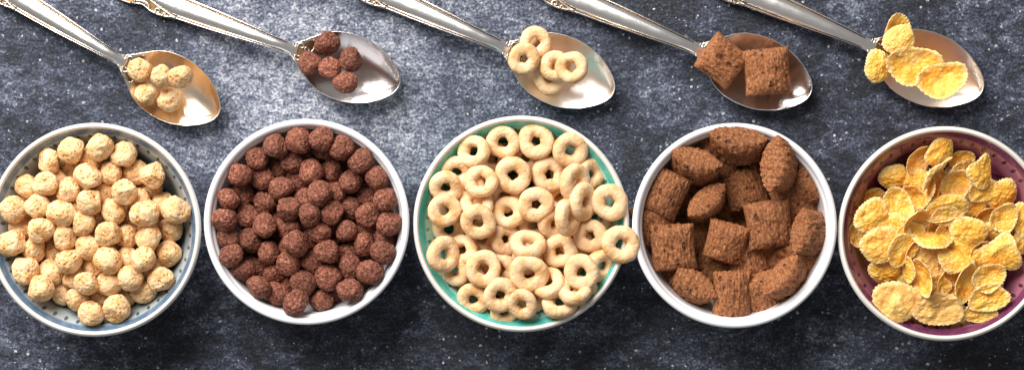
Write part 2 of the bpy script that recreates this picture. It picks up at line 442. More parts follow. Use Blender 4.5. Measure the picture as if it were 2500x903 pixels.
H_S = np.array([-499, -496, -488, -474, -455, -432, -412, -396, -386, -374, -356, -336, -316, -302, -285, -250, -200, -160, -120, -80, -40, -14, 8.0])
H_W = np.array([3, 9, 18, 28, 34.5, 35.5, 31, 25, 27, 34, 37, 36, 32.5, 30, 29.5, 28.5, 26, 23.5, 20.5, 17.5, 15, 14.5, 19.0])
Z_S = np.array([-499, -430, -350, -260, -180, -100, -50, -20, 8.0]); Z_Z = np.array([1.4, 2.4, 4.4, 6.6, 8.8, 10.4, 10.6, 10.0, 9.5])
def smooth_interp(x, xs, ys):
    y0 = np.interp(x, xs, ys); out = np.zeros_like(y0)
    for d in (-9, -4.5, 0, 4.5, 9): out += np.interp(np.clip(x + d, xs[0], xs[-1]), xs, ys)
    return out / 5
def handle_top(s, v):
    """mm above the spine; v in -1..1 across."""
    a = np.abs(v); s = np.asarray(s, float)
    b = np.where(s > -302, 0.74, np.where(s > -392, 0.74 - 0.60 * np.clip((-302 - s) / 88, 0, 1), 0.10 + 0.45 * np.clip((-400 - s) / 30, 0, 1)))
    hgt = np.interp(s, [-499, -480, -440, -400, -385, -302, -240, -120, -30, 8], [0.2, 1.0, 1.5, 0.6, 0.7, 1.7, 1.95, 1.6, 1.3, 0.25])
    bulge = hgt * np.sqrt(np.clip(1 - (a / b) ** 2.0, 0, 1)) ** 1.0
    bead = 0.75 * np.exp(-((a - 0.91) / 0.065) ** 2) * sstep(8, -25, s)
    return np.maximum(bulge, bead) + 0.05

def build_handle(mats):
    ss = np.concatenate([np.linspace(-499, -380, 60), np.linspace(-377, -300, 30), np.linspace(-295, 8, 70)])
    vs = np.sin(np.linspace(-PI/2, PI/2, 49)); vs = np.sign(vs) * np.abs(vs) ** 0.9
    hw = smooth_interp(ss, H_S, H_W); hw[0] = 3
    zc = smooth_interp(ss, Z_S, Z_Z)
    verts, faces, mi = [], [], []
    nv = len(vs)
    for i, s in enumerate(ss):
        top = handle_top(np.full(nv, s), vs)
        for v, z in zip(vs, top): verts.append((s * S, v * hw[i] * S, (zc[i] + z) * 0.001))
        for v in vs: verts.append((s * S, v * hw[i] * S * 0.98, (zc[i] - 0.9 * math.sqrt(max(0, 1 - v * v)) - 0.1) * 0.001))
    W = 2 * nv
    for i in range(len(ss) - 1):
        b = np.where(ss[i] > -302, 0.74, 0.3)
        for k in range(nv - 1):
            a = abs((vs[k] + vs[k+1]) / 2)
            faces.append((i*W+k, (i+1)*W+k, (i+1)*W+k+1, i*W+k+1))
            if ss[i] > -302: tr = 0.715 < a < 0.86 and ss[i] < -25
            else: tr = handle_top(np.array([ss[i]]), np.array([a]))[0] < 0.45 and a < 0.9
            mi.append(1 if tr else 0)
            faces.append((i*W+nv+k, i*W+nv+k+1, (i+1)*W+nv+k+1, (i+1)*W+nv+k)); mi.append(0)
        for k, kk in ((0, nv), (nv-1, 2*nv-1)):
            faces.append((i*W+k, i*W+kk, (i+1)*W+kk, (i+1)*W+k)); mi.append(0)
    for e in (0, len(ss) - 1):
        faces.append(tuple([e*W+k for k in range(nv)] + [e*W+nv+k for k in reversed(range(nv))])); mi.append(0)
    return mesh_from('spoon_handle', verts, faces, mats, mat_idx=mi)

def build_spoon_bowl(mats):
    s_up = np.concatenate([np.linspace(0, 230, 58), 230 + 36 * np.sin(np.linspace(0.04, 1, 22) * PI / 2)])
    # smooth outline
    w = spoon_w(s_up)
    for _ in range(3):
        w2 = w.copy(); w2[1:-1] = (w[:-2] + 2 * w[1:-1] + w[2:]) / 4; w = w2
    w[-1] = 0
    loop = [(s, ww) for s, ww in zip(s_up, w)] + [(s, -ww) for s, ww in list(zip(s_up, w))[-2::-1]]
    loop = np.array(loop); n = len(loop); ctr = np.array([135.0, 0.0])
    rhos = np.sin(np.linspace(0, 1, 26) * PI / 2) ** 1.05
    verts, faces, mi = [], [], []
    rings = []
    def add_ring(rho, dz, grow=0.0):
        P = ctr + (loop - ctr) * rho; Q = ctr + (loop - ctr) * min(rho, 1.0)
        z = spoon_z(np.clip(Q[:, 0], 0, 265.9), Q[:, 1]) if rho < 0.999 else spoon_z(Q[:, 0], np.full(n, 999.0))
        rings.append(list(range(len(verts), len(verts) + n)))
        for (a, b), zz in zip(P, z): verts.append((a * S, b * S, (zz + dz) * 0.001))
    verts.append((ctr[0] * S, 0, float(spoon_z(np.array([ctr[0]]), np.array([0.0]))[0]) * 0.001)); c0 = 0
    for r in rhos[1:]: add_ring(float(r), 0.0)
    add_ring(1.004, 0.25); add_ring(1.016, 0.32); add_ring(1.026, 0.12); add_ring(1.027, -0.4); add_ring(1.008, -0.95)
    for r in rhos[-2:0:-1]: add_ring(float(r), -1.2)
    for k in range(n): faces.append((c0, rings[0][k], rings[0][(k+1) % n]))
    for A, B in zip(rings, rings[1:]):
        for k in range(n): k2 = (k+1) % n; faces.append((A[k], B[k], B[k2], A[k2]))
    verts.append((ctr[0] * S, 0, verts[0][2] - 0.0012)); c1 = len(verts) - 1
    for k in range(n): faces.append((c1, rings[-1][(k+1) % n], rings[-1][k]))
    for f in faces:                                                      # tarnish lies in the chased ornament beside the neck
        cx = sum(verts[i][0] for i in f) / len(f) / S; cy = abs(sum(verts[i][1] for i in f) / len(f)) / S
        mi.append(1 if (6 < cx < 40 and cy < spoon_w(cx) - 6) else 0)
    return mesh_from('spoon_bowl', verts, faces, mats, mat_idx=mi)

def tube(pts, rad, seg=8):
    """pts: list of 3-D points (metres); rad list."""
    verts, faces = [], []
    P = [Vector(p) for p in pts]; n = len(P)
    for i, p in enumerate(P):
        d = (P[min(i+1, n-1)] - P[max(i-1, 0)]).normalized()
        a = d.cross(Vector((0, 0, 1))).normalized(); b = a.cross(d).normalized()
        for k in range(seg):
            t = 2 * PI * k / seg; verts.append(p + (a * math.cos(t) + b * math.sin(t)) * rad[i])
    for i in range(n - 1):
        for k in range(seg):
            k2 = (k+1) % seg; faces.append((i*seg+k, i*seg+k2, (i+1)*seg+k2, (i+1)*seg+k))
    faces.append(tuple(reversed(range(seg)))); faces.append(tuple((n-1)*seg + k for k in range(seg)))
    return verts, faces

def surf(s, n):
    """metres; z of the spoon's upper face at (s, n) px."""
    if s > 4: return float(spoon_z(np.array([s]), np.array([n]))[0]) * 0.001
    hw = float(smooth_interp(np.array([s]), H_S, H_W)[0]); zc = float(smooth_interp(np.array([s]), Z_S, Z_Z)[0])
    return (zc + float(handle_top(np.array([s]), np.array([np.clip(n / hw, -0.99, 0.99)]))[0])) * 0.001

def scroll_curve(c, r0, a0, turns, r1=0.35, n=26):
    """spiral in (s,n) px, radius shrinking from r0 to r0*r1."""
    out = []
    for i in range(n):
        t = i / (n - 1); r = r0 * (1 - (1 - r1) * t); a = a0 + turns * 2 * PI * t
        out.append((c[0] + r * math.cos(a), c[1] + r * math.sin(a)))
    return out
def bez(p0, p1, p2, n=18):
    return [tuple((1-t)**2*np.array(p0) + 2*t*(1-t)*np.array(p1) + t*t*np.array(p2)) for t in np.linspace(0, 1, n)]

SCROLLS = []      # (polyline, radius px, taper)
for sg in (1, -1):
    f = lambda P: [(a, b * sg) for a, b in P]
    # neck: C scrolls round the throat, and two flourishes that run into the bowl
    SCROLLS += [(f(scroll_curve((13, 14), 9, -2.6, -0.95)), 3.0), (f(scroll_curve((29, 11), 7.5, 2.2, 0.9)), 2.4),
                (f(bez((0, 17), (16, 33), (30, 34)) ), 2.8), (f(bez((38, 8), (46, 20), (40, 36)) + [(37, 38), (35, 35)]), 2.6),
                (f(scroll_curve((-5, 13.5), 3, 0.5, 0.7)), 2.2)]
    # handle end: V ribs, curls along the shoulder and the beaded lobe
    SCROLLS += [(f(bez((-302, 27), (-345, 20), (-386, 5))), 2.8), (f(scroll_curve((-350, 27), 8.5, 1.2, 1.15)), 3.2),
                (f(scroll_curve((-331, 29), 5.5, 1.0, 0.9)), 2.6), (f(bez((-322, 32), (-314, 26), (-303, 29))), 2.2),
                (f(bez((-372, 26), (-385, 8), (-412, 22)) ), 3.2), (f(scroll_curve((-413, 26), 4.5, 0.2, 0.8)), 3.0),
                (f(bez((-418, 30), (-455, 38), (-488, 14))), 3.4), (f(bez((-404, 6), (-440, 20), (-480, 6))), 2.4),
                (f(scroll_curve((-392, 10), 4.5, 2.5, 1.0)), 2.6)]
BEADS = []
for sg in (1, -1):
    BEADS += [(13 + 5 * math.cos(a), sg * (14 + 4.5 * math.sin(a))) for a in np.linspace(0.2, 4.4, 5)]
    BEADS += [tuple(np.array(p) * (1, sg)) for p in bez((42, 6), (50, 18), (46, 30), 6)]
    BEADS += [tuple(np.array(p) * (1, sg)) for p in bez((-376, 25), (-388, 15), (-407, 24), 7)]
    BEADS += [tuple(np.array(p) * (1, sg)) for p in bez((-420, 22), (-452, 28), (-482, 9), 12)]
    BEADS += [(-364, sg * 14)]

def ico(bm, c, r, sub=1):
    bmesh.ops.create_icosphere(bm, subdivisions=sub, radius=r, matrix=Matrix.Translation(c))

HANDLE_BEND = math.radians(2.0)
def bend(p):
    """The handle leaves the bowl's axis by two degrees."""
    x, y, z = p
    if x > 0: return p
    a = HANDLE_BEND * min(1.0, -x / 0.008)
    return (x * math.cos(a) + y * math.sin(a), -x * math.sin(a) * 1.0 + y * math.cos(a) if False else x * math.sin(-a) + y * math.cos(a), z)

def build_spoon_meshes(tint_mat):
    hm = build_handle([tint_mat['handle'], M['tarnish']]); bmh = build_spoon_bowl([tint_mat['bowl'], M['tarnish']])
    for v in hm.vertices: v.co = bend(v.co)
    orn = []
    for pts, rad in SCROLLS:
        P3 = [(a * S, b * S, surf(a, b) + rad * S * 0.25) for a, b in pts]
        n = len(P3); rr = [rad * S * (0.55 + 0.45 * math.sin(PI * min(1, (i + 1.5) / n * 1.15) * 0.86)) for i in range(n)]
        V, F = tube([bend(p) for p in P3], rr)
        orn.append(mesh_from('scroll', V, F, [M['aged']]))
    bd = []
    for near in (True, False):                                           # beading at the throat, beading on the handle's end
        bm = bmesh.new()
        for a, b in BEADS:
            if (a > -100) == near: ico(bm, bend((a * S, b * S, surf(a, b) + 0.0001)), 1.0 * S, 1)
        me = bpy.data.meshes.new('beading'); bm.to_mesh(me); bm.free(); me.materials.append(M['aged']); bd.append(me)
    return hm, bmh, orn, bd

SIL = M['silver']
sp_mats = [
    dict(handle=SIL, bowl=mat_silver('gilded_bowl', (0.93, 0.83, 0.70), (0.92, 0.74, 0.56), 0.24, 0.7)),
    dict(handle=SIL, bowl=mat_silver('rosy_silver', (0.80, 0.78, 0.78), (0.76, 0.67, 0.64), 0.21, 0.6)),
    dict(handle=SIL, bowl=mat_silver('pale_silver', (0.93, 0.90, 0.87), (0.92, 0.82, 0.74), 0.33, 0.5)),
    dict(handle=SIL, bowl=mat_silver('brushed_silver', (0.88, 0.87, 0.87), (0.84, 0.79, 0.77), 0.23, 0.5)),
    dict(handle=SIL, bowl=mat_silver('warm_silver', (0.93, 0.90, 0.86), (0.92, 0.78, 0.64), 0.32, 0.6)),
]
SPOONS = [
    ((302, 152), (531, 278), 'ornate silver spoon with gilded bowl holding golden puffs, above the blue grey bowl'),
    ((720, 123), (973, 207), 'ornate silver spoon holding five cocoa balls, above the first white bowl'),
    ((1240, 121), (1496, 225), 'ornate silver spoon holding five oat rings, above the turquoise bowl'),
    ((1712, 125), (1978, 226), 'ornate silver spoon holding two cocoa pillows, above the second white bowl'),
    ((2131, 115), (2397, 220), 'ornate silver spoon holding corn flakes, above the plum bowl'),
]
for (nk, tip, lab), tm in zip(SPOONS, sp_mats):
    x0, y0 = unproj(nk[0], nk[1], 0.0095); x1, y1 = unproj(tip[0], tip[1], 0.0095)
    ang = math.atan2(y1 - y0, x1 - x0); k = math.hypot(x1 - x0, y1 - y0) / (266 * S)
    hm, sb, orn, bd = build_spoon_meshes(tm)
    root = empty('spoon', (x0, y0, 0.0), ang); root.scale = (k, k, 1.0)
    tag(root, lab, 'spoon', 'silver spoons in a row above the bowls')
    h = link('handle', hm, root); b = link('spoon_bowl', sb, root)
    for oi, om in enumerate(orn):
        link('scroll', om, h if SCROLLS[oi][0][0][0] < -100 else b)
    link('beading', bd[0], b); link('beading', bd[1], h)
    # height map
    ca, sa = math.cos(ang), math.sin(ang)
    for me in (hm, sb):
        V = np.array([v.co[:] for v in me.vertices]); V = np.concatenate([V, *( [np.array([p.center[:] for p in me.polygons])] )])
        X = x0 + (V[:, 0] * ca - V[:, 1] * sa) * k; Y = y0 + (V[:, 0] * sa + V[:, 1] * ca) * k
        i, j = cells(X, Y); np.maximum.at(HM, (i, j), V[:, 2])

# ------------------------------------------------------------------ cereal meshes
def ico_arrays(sub):
    bm = bmesh.new(); bmesh.ops.create_icosphere(bm, subdivisions=sub, radius=1.0)
    V = np.array([v.co[:] for v in bm.verts]); F = [tuple(v.index for v in f.verts) for f in bm.faces]; bm.free()
    return V, F
ICO_V, ICO_F = ico_arrays(5)

def fbm(P, sc, seed, octv=3):
    off = Vector((seed * 3.1, seed * 1.7, seed * 5.3))
    return np.array([noise.fractal(Vector(p) * sc + off, 0.9, 2.1, octv) for p in P])
def fnoise(P, sc, seed):
    off = Vector((seed * 3.1, seed * 1.7, seed * 5.3))
    return np.array([noise.noise(Vector(p) * sc + off) for p in P])

def ball_mesh(name, mat, seed, R0, rough, pits, facet):
    rg = np.random.RandomState(seed)
    V = ICO_V; r = 1.0 + 0.085 * fnoise(V, 1.3, seed)
    for k in range(facet):
        d = rg.normal(size=3); d /= np.linalg.norm(d); h = rg.uniform(0.76, 0.90)
        dt = V @ d; lim = np.where(dt > 0.05, h / np.maximum(dt, 0.05), 9)
        s = 0.05; r = -s * np.logaddexp(-r / s, -np.minimum(lim, 3) / s)      # soft minimum
    r = r + rough * fbm(V, 4.2, seed + 9, 4)
    for k in range(pits):
        d = rg.normal(size=3); d /= np.linalg.norm(d); rad = rg.uniform(0.05, 0.15)
        dist = np.linalg.norm(V - d, axis=1); r -= rad * rg.uniform(0.35, 0.75) * np.exp(-(dist / rad) ** 2 * 1.4)
    P = V * r[:, None]; P -= P.mean(axis=0); P *= R0 / np.percentile(np.linalg.norm(P, axis=1), 80)
    return mesh_from(name, P, ICO_F, [mat])

def ring_mesh(name, mat, seed, R0):
    rg = np.random.RandomState(seed); nu, nv = 96, 36
    verts = []; hr = rg.uniform(0.25, 0.31); corners = rg.randint(3, 6); ph = rg.uniform(0, 6)
    for i in range(nu):
        a = 2 * PI * i / nu
        hole = hr * (1 + 0.09 * math.cos(corners * a + ph)) ; outr = 1.0 + 0.035 * math.cos(2 * a + ph * 2) + 0.02 * math.cos(3 * a + ph)
        mid = (hole + outr) / 2; hw = (outr - hole) / 2; hz = 0.37 + 0.03 * math.sin(a + ph)
        for j in range(nv):
            t = 2 * PI * j / nv; ct, st = math.cos(t), math.sin(t)
            rr = mid + hw * math.copysign(abs(ct) ** 0.85, ct); z = hz * math.copysign(abs(st) ** 0.88, st)
            verts.append((rr * math.cos(a), rr * math.sin(a), z))
    P = np.array(verts); n1 = fbm(P, 2.4, seed, 3); n2 = fbm(P, 7.0, seed + 4, 3)
    # displace away from the tube's centre line
    A = np.arctan2(P[:, 1], P[:, 0]); C = np.stack([np.cos(A) * 0.66, np.sin(A) * 0.66, 0 * A], 1)
    D = P - C; D /= np.linalg.norm(D, axis=1)[:, None]
    P = P + D * (0.030 * n1 + 0.016 * n2)[:, None]
    F = [(i*nv+j, ((i+1) % nu)*nv+j, ((i+1) % nu)*nv+(j+1) % nv, i*nv+(j+1) % nv) for i in range(nu) for j in range(nv)]
    return mesh_from(name, P * R0, F, [mat])

def pillow_mesh(name, mat, seed, a):
    rg = np.random.RandomState(seed); n = 56
    g = np.sin(np.linspace(-PI/2, PI/2, n)); g = 0.6 * g + 0.4 * np.linspace(-1, 1, n)
    U, Vv = np.meshgrid(g, g, indexing='ij'); U = U.ravel(); Vv = Vv.ravel()
    tw = rg.uniform(-0.08, 0.08); shear = rg.uniform(-0.08, 0.08)
    T = 0.58 * rg.uniform(0.92, 1.08)
    th = T * np.clip(1 - np.abs(U) ** 2.3, 0, 1) ** 0.72 * (0.25 + 0.75 * np.clip(1 - np.abs(Vv) ** 5, 0, 1) ** 0.6) + 0.035
    X = U * (1 - 0.05 * (1 - Vv ** 2)) + shear * Vv; Y = Vv * (1 - 0.07 * (1 - U ** 2) * 0 + 0.03 * U * tw * 10)
    P0 = np.stack([X, Y, 0 * X], 1)
    def side(sgn, sd):
        P = np.stack([X, Y, sgn * th + tw * U * Vv], 1)
        str_ = fbm(np.stack([U * 10.0 + 0.8 * Vv, Vv * 1.6, 0 * U + sd], 1), 1.0, sd, 4)
        rgh = fbm(P, 5.0, sd + 2, 4)
        d = 0.058 * str_ + 0.030 * rgh
        for k in range(60):
            c = rg.uniform(-0.9, 0.9, 2); rad = rg.uniform(0.025, 0.08)
            d -= rad * rg.uniform(0.5, 1.1) * np.exp(-(((U - c[0]) / rad) ** 2 + ((Vv - c[1]) / (rad * 1.4)) ** 2))
        fade = np.clip((1 - np.abs(U)) * 8, 0.35, 1) * np.clip((1 - np.abs(Vv)) * 6 + 0.4, 0.4, 1)
        P[:, 2] += sgn * d * fade
        P[:, 0] += 0.035 * rgh * np.abs(Vv) ** 4; P[:, 1] += 0.05 * str_ * np.abs(Vv) ** 4
        return P
    A, B = side(1, seed), side(-1, seed + 50)
    edge = (np.abs(U) > 0.999) | (np.abs(Vv) > 0.999)
    B[edge, :2] = A[edge, :2]
    B[edge, 2] = np.minimum(B[edge, 2], A[edge, 2] - 0.02)
    N = n * n; F = []
    for i in range(n - 1):
        for j in range(n - 1):
            q = (i*n+j, (i+1)*n+j, (i+1)*n+j+1, i*n+j+1); F.append(q); F.append(tuple(N + k for k in reversed(q)))
    rim = [i*n for i in range(n)] + [(n-1)*n+j for j in range(1, n)] + [i*n+n-1 for i in range(n-2, -1, -1)] + [j for j in range(n-2, 0, -1)]
    for k in range(len(rim)):
        p, q = rim[k], rim[(k+1) % len(rim)]; F.append((p, q, N + q, N + p))
    return mesh_from(name, np.concatenate([A, B]) * a, F, [mat])

def flake_mesh(name, mat, seed, R0, kind):
    rg = np.random.RandomState(seed); nr, nt = 26, 120
    rho = np.linspace(0, 1, nr + 1)[1:] ** 0.85
    th = np.arange(nt) * 2 * PI / nt
    RR, TT = np.meshgrid(rho, th, indexing='ij')
    o = 1 + 0.07 * np.cos(2 * TT + rg.uniform(0, 6)) + 0.06 * np.cos(3 * TT + rg.uniform(0, 6)) + 0.025 * np.cos(5 * TT + rg.uniform(0, 6))
    if kind == 'ragged': o += 0.14 * np.cos(3 * TT + 1.0) + 0.05 * np.cos(4 * TT)
    o += (0.020 * np.cos(29 * TT + 2 * np.sin(4 * TT)) + 0.012 * np.cos(41 * TT)) * RR ** 3
    X = (RR * o * np.cos(TT)).ravel(); Y = (RR * o * np.sin(TT)).ravel(); r2 = X * X + Y * Y
    Z = {'shallow': 0.20 * r2, 'cup': 0.42 * r2, 'dome': -0.30 * r2, 'saddle': 0.30 * (X * X - Y * Y) + 0.1 * r2,
         'taco': 0.55 * Y * Y + 0.10 * X * X, 'wave': 0.34 * np.sin(2.6 * Y) + 0.12 * X * X, 'ragged': -0.18 * r2 + 0.22 * X * Y,
         'bulge': -0.12 * r2}[kind]
    for k in range(4 if kind != 'bulge' else 7):
        c = rg.uniform(-0.6, 0.6, 2); rad = rg.uniform(0.14, 0.30)
        Z = Z + rg.choice([-1, 1, 1]) * rg.uniform(0.05, 0.12) * np.exp(-((X - c[0]) ** 2 + (Y - c[1]) ** 2) / rad ** 2)
    Q = np.stack([X, Y, 0 * X], 1)
    Z = Z + 0.07 * fnoise(Q, 2.0, seed)
    gran = lambda sd: 0.05 * (0.45 - np.array([noise.voronoi(Vector(q) * 8.0 + Vector((sd, 0, sd)))[0][0] for q in Q])) + 0.022 * fnoise(Q, 4.0, sd + 3)
    tk = 0.055 * np.sqrt(np.clip(1 - RR.ravel() ** 8, 0, 1)) + 0.004
    top = np.stack([X, Y, Z + tk + gran(seed)], 1); bot = np.stack([X, Y, Z - tk - gran(seed + 7)], 1)
    e = RR.ravel() > 0.999
    bot[e, 2] = top[e, 2] - 0.03
    c0 = top[:nt].mean(axis=0); c1 = bot[:nt].mean(axis=0)
    P = np.concatenate([top, bot, c0[None], c1[None]]); n = nr * nt; F = []
    for i in range(nr - 1):
        for k in range(nt):
            k2 = (k + 1) % nt
            q = (i*nt+k, (i+1)*nt+k, (i+1)*nt+k2, i*nt+k2); F.append(q); F.append(tuple(n + a for a in reversed(q)))
    for k in range(nt):
        k2 = (k + 1) % nt; F.append((2*n, k, k2)); F.append((2*n+1, n+k2, n+k))
        F.append(((nr-1)*nt+k, n+(nr-1)*nt+k, n+(nr-1)*nt+k2, (nr-1)*nt+k2))
    P[:, 2] -= P[:, 2].mean()
    me = mesh_from(name, P * R0, F, [mat])
    at = me.attributes.new('edge', 'FLOAT', 'POINT')
    at.data.foreach_set('value', np.concatenate([RR.ravel(), RR.ravel(), [0.0, 0.0]]).astype(np.float32))
    return me

R_PUFF, R_RING, R_PIL, R_FLK = 0.006, 0.0083, 0.0112, 0.0080
MESH = {
    'puff': [ball_mesh('golden_puff', M['puff'], 11 + k, R_PUFF, 0.042, 75, 5) for k in range(8)],
    'cocoa': [ball_mesh('cocoa_ball', M['cocoa'], 71 + k, R_PUFF, 0.055, 60, 5) for k in range(8)],
    'ring': [ring_mesh('oat_ring', M['ring'], 31 + k, R_RING) for k in range(8)],
    'pillow': [pillow_mesh('cocoa_pillow', M['pillow'], 51 + k, R_PIL) for k in range(7)],
}
FK = ['shallow', 'cup', 'dome', 'saddle', 'taco', 'wave', 'ragged', 'bulge']
MESH['flake'] = [flake_mesh('corn_flake', M['flake'], 91 + k, R_FLK, f) for k, f in enumerate(FK)]
VARR = {k: [np.array([v.co[:] for v in m.vertices]) for m in ms] for k, ms in MESH.items()}
REF = {'puff': R_PUFF, 'cocoa': R_PUFF, 'ring': R_RING, 'pillow': R_PIL, 'flake': R_FLK}
NAME = {'puff': 'golden_puff', 'cocoa': 'cocoa_ball', 'ring': 'oat_ring', 'pillow': 'cocoa_pillow', 'flake': 'corn_flake'}
CAT = {'puff': 'cereal puff', 'cocoa': 'cereal ball', 'ring': 'cereal ring', 'pillow': 'cereal pillow', 'flake': 'corn flake'}

rnd = random.Random(7)
PIECES = []
def piece(kind, px, py, a, b=None, rot=0.0, tilt=0.0, flip=False, var=None, spin=None, eps=0.0007, shrink=0.94, knee=None, **info):
    """a, b: full size in photo px along the piece's own x / y; rot (deg, ccw in the picture) of its x axis; tilt about that axis."""
    ms = MESH[kind]; vi = rnd.randrange(len(ms)) if var is None else var
    b = a if b is None else b
    f = S * (CAM_H - 0.035) / CAM_H
    sx, sy = a / 2 * f / REF[kind], b / 2 * f / REF[kind]
    sz = (sx + sy) / 2 if kind != 'flake' else min((sx + sy) / 2, 1.15)
    if kind in ('puff', 'cocoa'):
        sx *= 1.09; sy *= 1.09; sz *= 1.09
        R = Matrix.Rotation(rnd.uniform(0, 6.28), 3, 'Z') @ Matrix.Rotation(rnd.uniform(0, 3.14), 3, 'X') @ Matrix.Rotation(rnd.uniform(0, 6.28), 3, 'Z')
        sx *= rnd.uniform(0.93, 1.07); sy *= rnd.uniform(0.93, 1.07); sz *= rnd.uniform(0.93, 1.05)
    else:
        R = Matrix.Rotation(math.radians(rot), 3, 'Z') @ Matrix.Rotation(math.radians(tilt), 3, 'X')
        if flip: R = R @ Matrix.Rotation(PI, 3, 'X')
        if spin is not None: R = R @ Matrix.Rotation(math.radians(spin), 3, 'Z')
    V = VARR[kind][vi] * np.array([sx, sy, sz]); V = V @ np.array(R).T
    x, y, z = settle(V, px, py, eps, shrink, knee=knee)
    o = link(NAME[kind], MESH[kind][vi]); o.location = (x, y, z); o.scale = (sx, sy, sz); o.rotation_euler = R.to_euler()
    info.update(o=o, kind=kind, px=px, py=py, z=z, tilt=tilt, top=z + float(V[:, 2].max()))
    PIECES.append(info); return o

def buried(key, kind, size, rmax, step, rot=0.0, tilt=12, jit=2.0):
    B = BOWLS[key]; n = int(rmax / step) + 1
    for i in range(-n, n + 1):
        for j in range(-n, n + 1):
            x = (i + 0.5 * (j % 2)) * step; y = j * step * 0.866
            c, s = math.cos(rot), math.sin(rot); x, y = x * c - y * s, x * s + y * c
            if math.hypot(x, y) > rmax: continue
            piece(kind, B['px'] + x + rnd.uniform(-jit, jit), B['py'] + y + rnd.uniform(-jit, jit), size, rot=rnd.uniform(0, 360),
                  tilt=rnd.uniform(-tilt, tilt), spin=rnd.uniform(0, 360), bowl=key, lay='buried')

def relax(key, steps=260):
    """Push overlapping round pieces of one bowl apart while holding each near its own spot in the picture."""
    B = BOWLS[key]; L = [i for i in PIECES if i['bowl'] == key]
    P = np.array([i['o'].location[:] for i in L]); r = np.array([sum(i['o'].scale) / 3 * R_PUFF * 0.90 for i in L])
    pr, pz = B['prof']; A = np.array([(i['px'], i['py']) for i in L]); free = np.array([i['lay'] == 'buried' for i in L])
    for it in range(steps):
        D = P[:, None] - P[None]; d = np.linalg.norm(D, axis=2) + np.eye(len(P)); ov = (r[:, None] + r[None]) - d
        np.fill_diagonal(ov, 0); ov = np.maximum(ov, 0)
        P += (D / d[..., None] * ov[..., None] * 0.28).sum(axis=1)
        P[:, 2] -= 0.00004 + np.maximum(P[:, 2] - 0.039, 0) * 0.12        # gravity, stronger above the brim
        kx = S * (CAM_H - P[:, 2]) / CAM_H
        T = np.stack([(A[:, 0] - PW / 2) * kx, -(A[:, 1] - PH / 2) * kx], 1)
        P[:, :2] += (T - P[:, :2]) * np.where(free, 0.02, 0.07)[:, None]
        q = P[:, :2] - np.array([B['x'], B['y']]); rr = np.hypot(q[:, 0], q[:, 1]) + 1e-9
        for f in np.linspace(-0.9, 0.9, 7):                              # keep off the bowl's wall and floor
            x = np.abs(rr + f * r); zb = np.interp(x, pr, pz, right=0.0); need = zb - (P[:, 2] - r * math.sqrt(1 - f * f))
            need = np.where(x > pr[-1] * 0.97, 0, np.maximum(need, 0))
            P[:, 2] += need * 0.6; P[:, :2] -= (q / rr[:, None]) * (need * 0.35 * max(f, 0))[:, None]
    for i, p in zip(L, P): i['o'].location = p; i['z'] = p[2]

# ------------------------------------------------------------------ bowl of golden puffs
def crop(ox, oy, k): return lambda p: (ox + p[0] / k, oy + p[1] / k)
C1 = crop(0, 280, 1.612)
buried('b1', 'puff', 60, 150, 66); buried('b1', 'puff', 60, 165, 76, 0.5); buried('b1', 'puff', 60, 80, 70, 0.9)
low1 = [(278,215),(358,180),(520,230),(408,305),(593,308),(205,345),(300,355),(515,395),(90,440),(385,410),(497,482),(205,545),(487,570),
        (360,595),(295,635),(590,600),(245,690),(350,660),(490,705),(395,715),(230,250),(630,425),(545,340),(265,297)]
top1 = [(282,140),(391,132),(486,162),(195,188),(340,257),(430,236),(594,238),(108,286),(191,283),(490,307),(62,374),(149,364),(247,386),
        (352,345),(441,382),(570,397),(640,352),(168,446),(328,428),(248,482),(580,482),(670,452),(57,506),(345,510),(425,473),
        (133,534),(278,573),(424,568),(558,562),(663,545),(108,603),(206,619),(515,637),(162,668),(568,686),(632,650),(417,665),(312,718),(695,373),(352,775),(458,762)]
for p in low1: piece('puff', *C1(p), 58, bowl='b1', lay='low', eps=0.0006, shrink=0.9, knee=0.034)
for p in top1: piece('puff', *C1(p), rnd.uniform(57, 65), bowl='b1', lay='top', eps=0.0006, shrink=0.88, knee=0.037)

relax('b1')

# ------------------------------------------------------------------ bowl of cocoa balls
C2 = crop(490, 270, 1.642)
buried('b2', 'cocoa', 58, 165, 64); buried('b2', 'cocoa', 58, 185, 72, 0.5); buried('b2', 'cocoa', 58, 115, 66, 0.9)
low2 = [(485,100),(425,180),(315,240),(580,222),(390,290),(535,325),(655,262),(187,425),(410,350),(665,475),(110,505),(440,535),(743,512),(450,610),
        (160,625),(305,645),(590,560),(360,685),(540,725),(640,680),(460,660),(523,250),(600,385)]
top2 = [(300,143),(400,114),(490,162),(570,146),(646,198),(223,190),(361,201),(155,254),(248,266),(440,245),(705,261),(597,287),(173,334),(105,364),
        (328,312),(470,343),(668,340),(748,356),(258,368),(360,392),(435,417),(525,407),(672,421),(760,451),(95,448),(253,462),(350,470),(580,481),
        (468,478),(190,517),(378,528),(270,565),(503,566),(652,536),(126,575),(213,620),(350,612),(597,627),(685,640),(730,581),(515,663),(238,706),(413,693),
        (300,733),(485,752),(600,724),(383,770)]
for p in low2: piece('cocoa', *C2(p), 56, bowl='b2', lay='low', eps=0.0006, shrink=0.9, knee=0.034)
for p in top2: piece('cocoa', *C2(p), rnd.uniform(54, 63), bowl='b2', lay='top', eps=0.0006, shrink=0.88, knee=0.037)

relax('b2')

# ------------------------------------------------------------------ bowl of oat rings
C3 = crop(1000, 270, 1.612)
buried('b3', 'ring', 84, 150, 86, 0.2, 14); buried('b3', 'ring', 84, 185, 96, 0.75, 14)
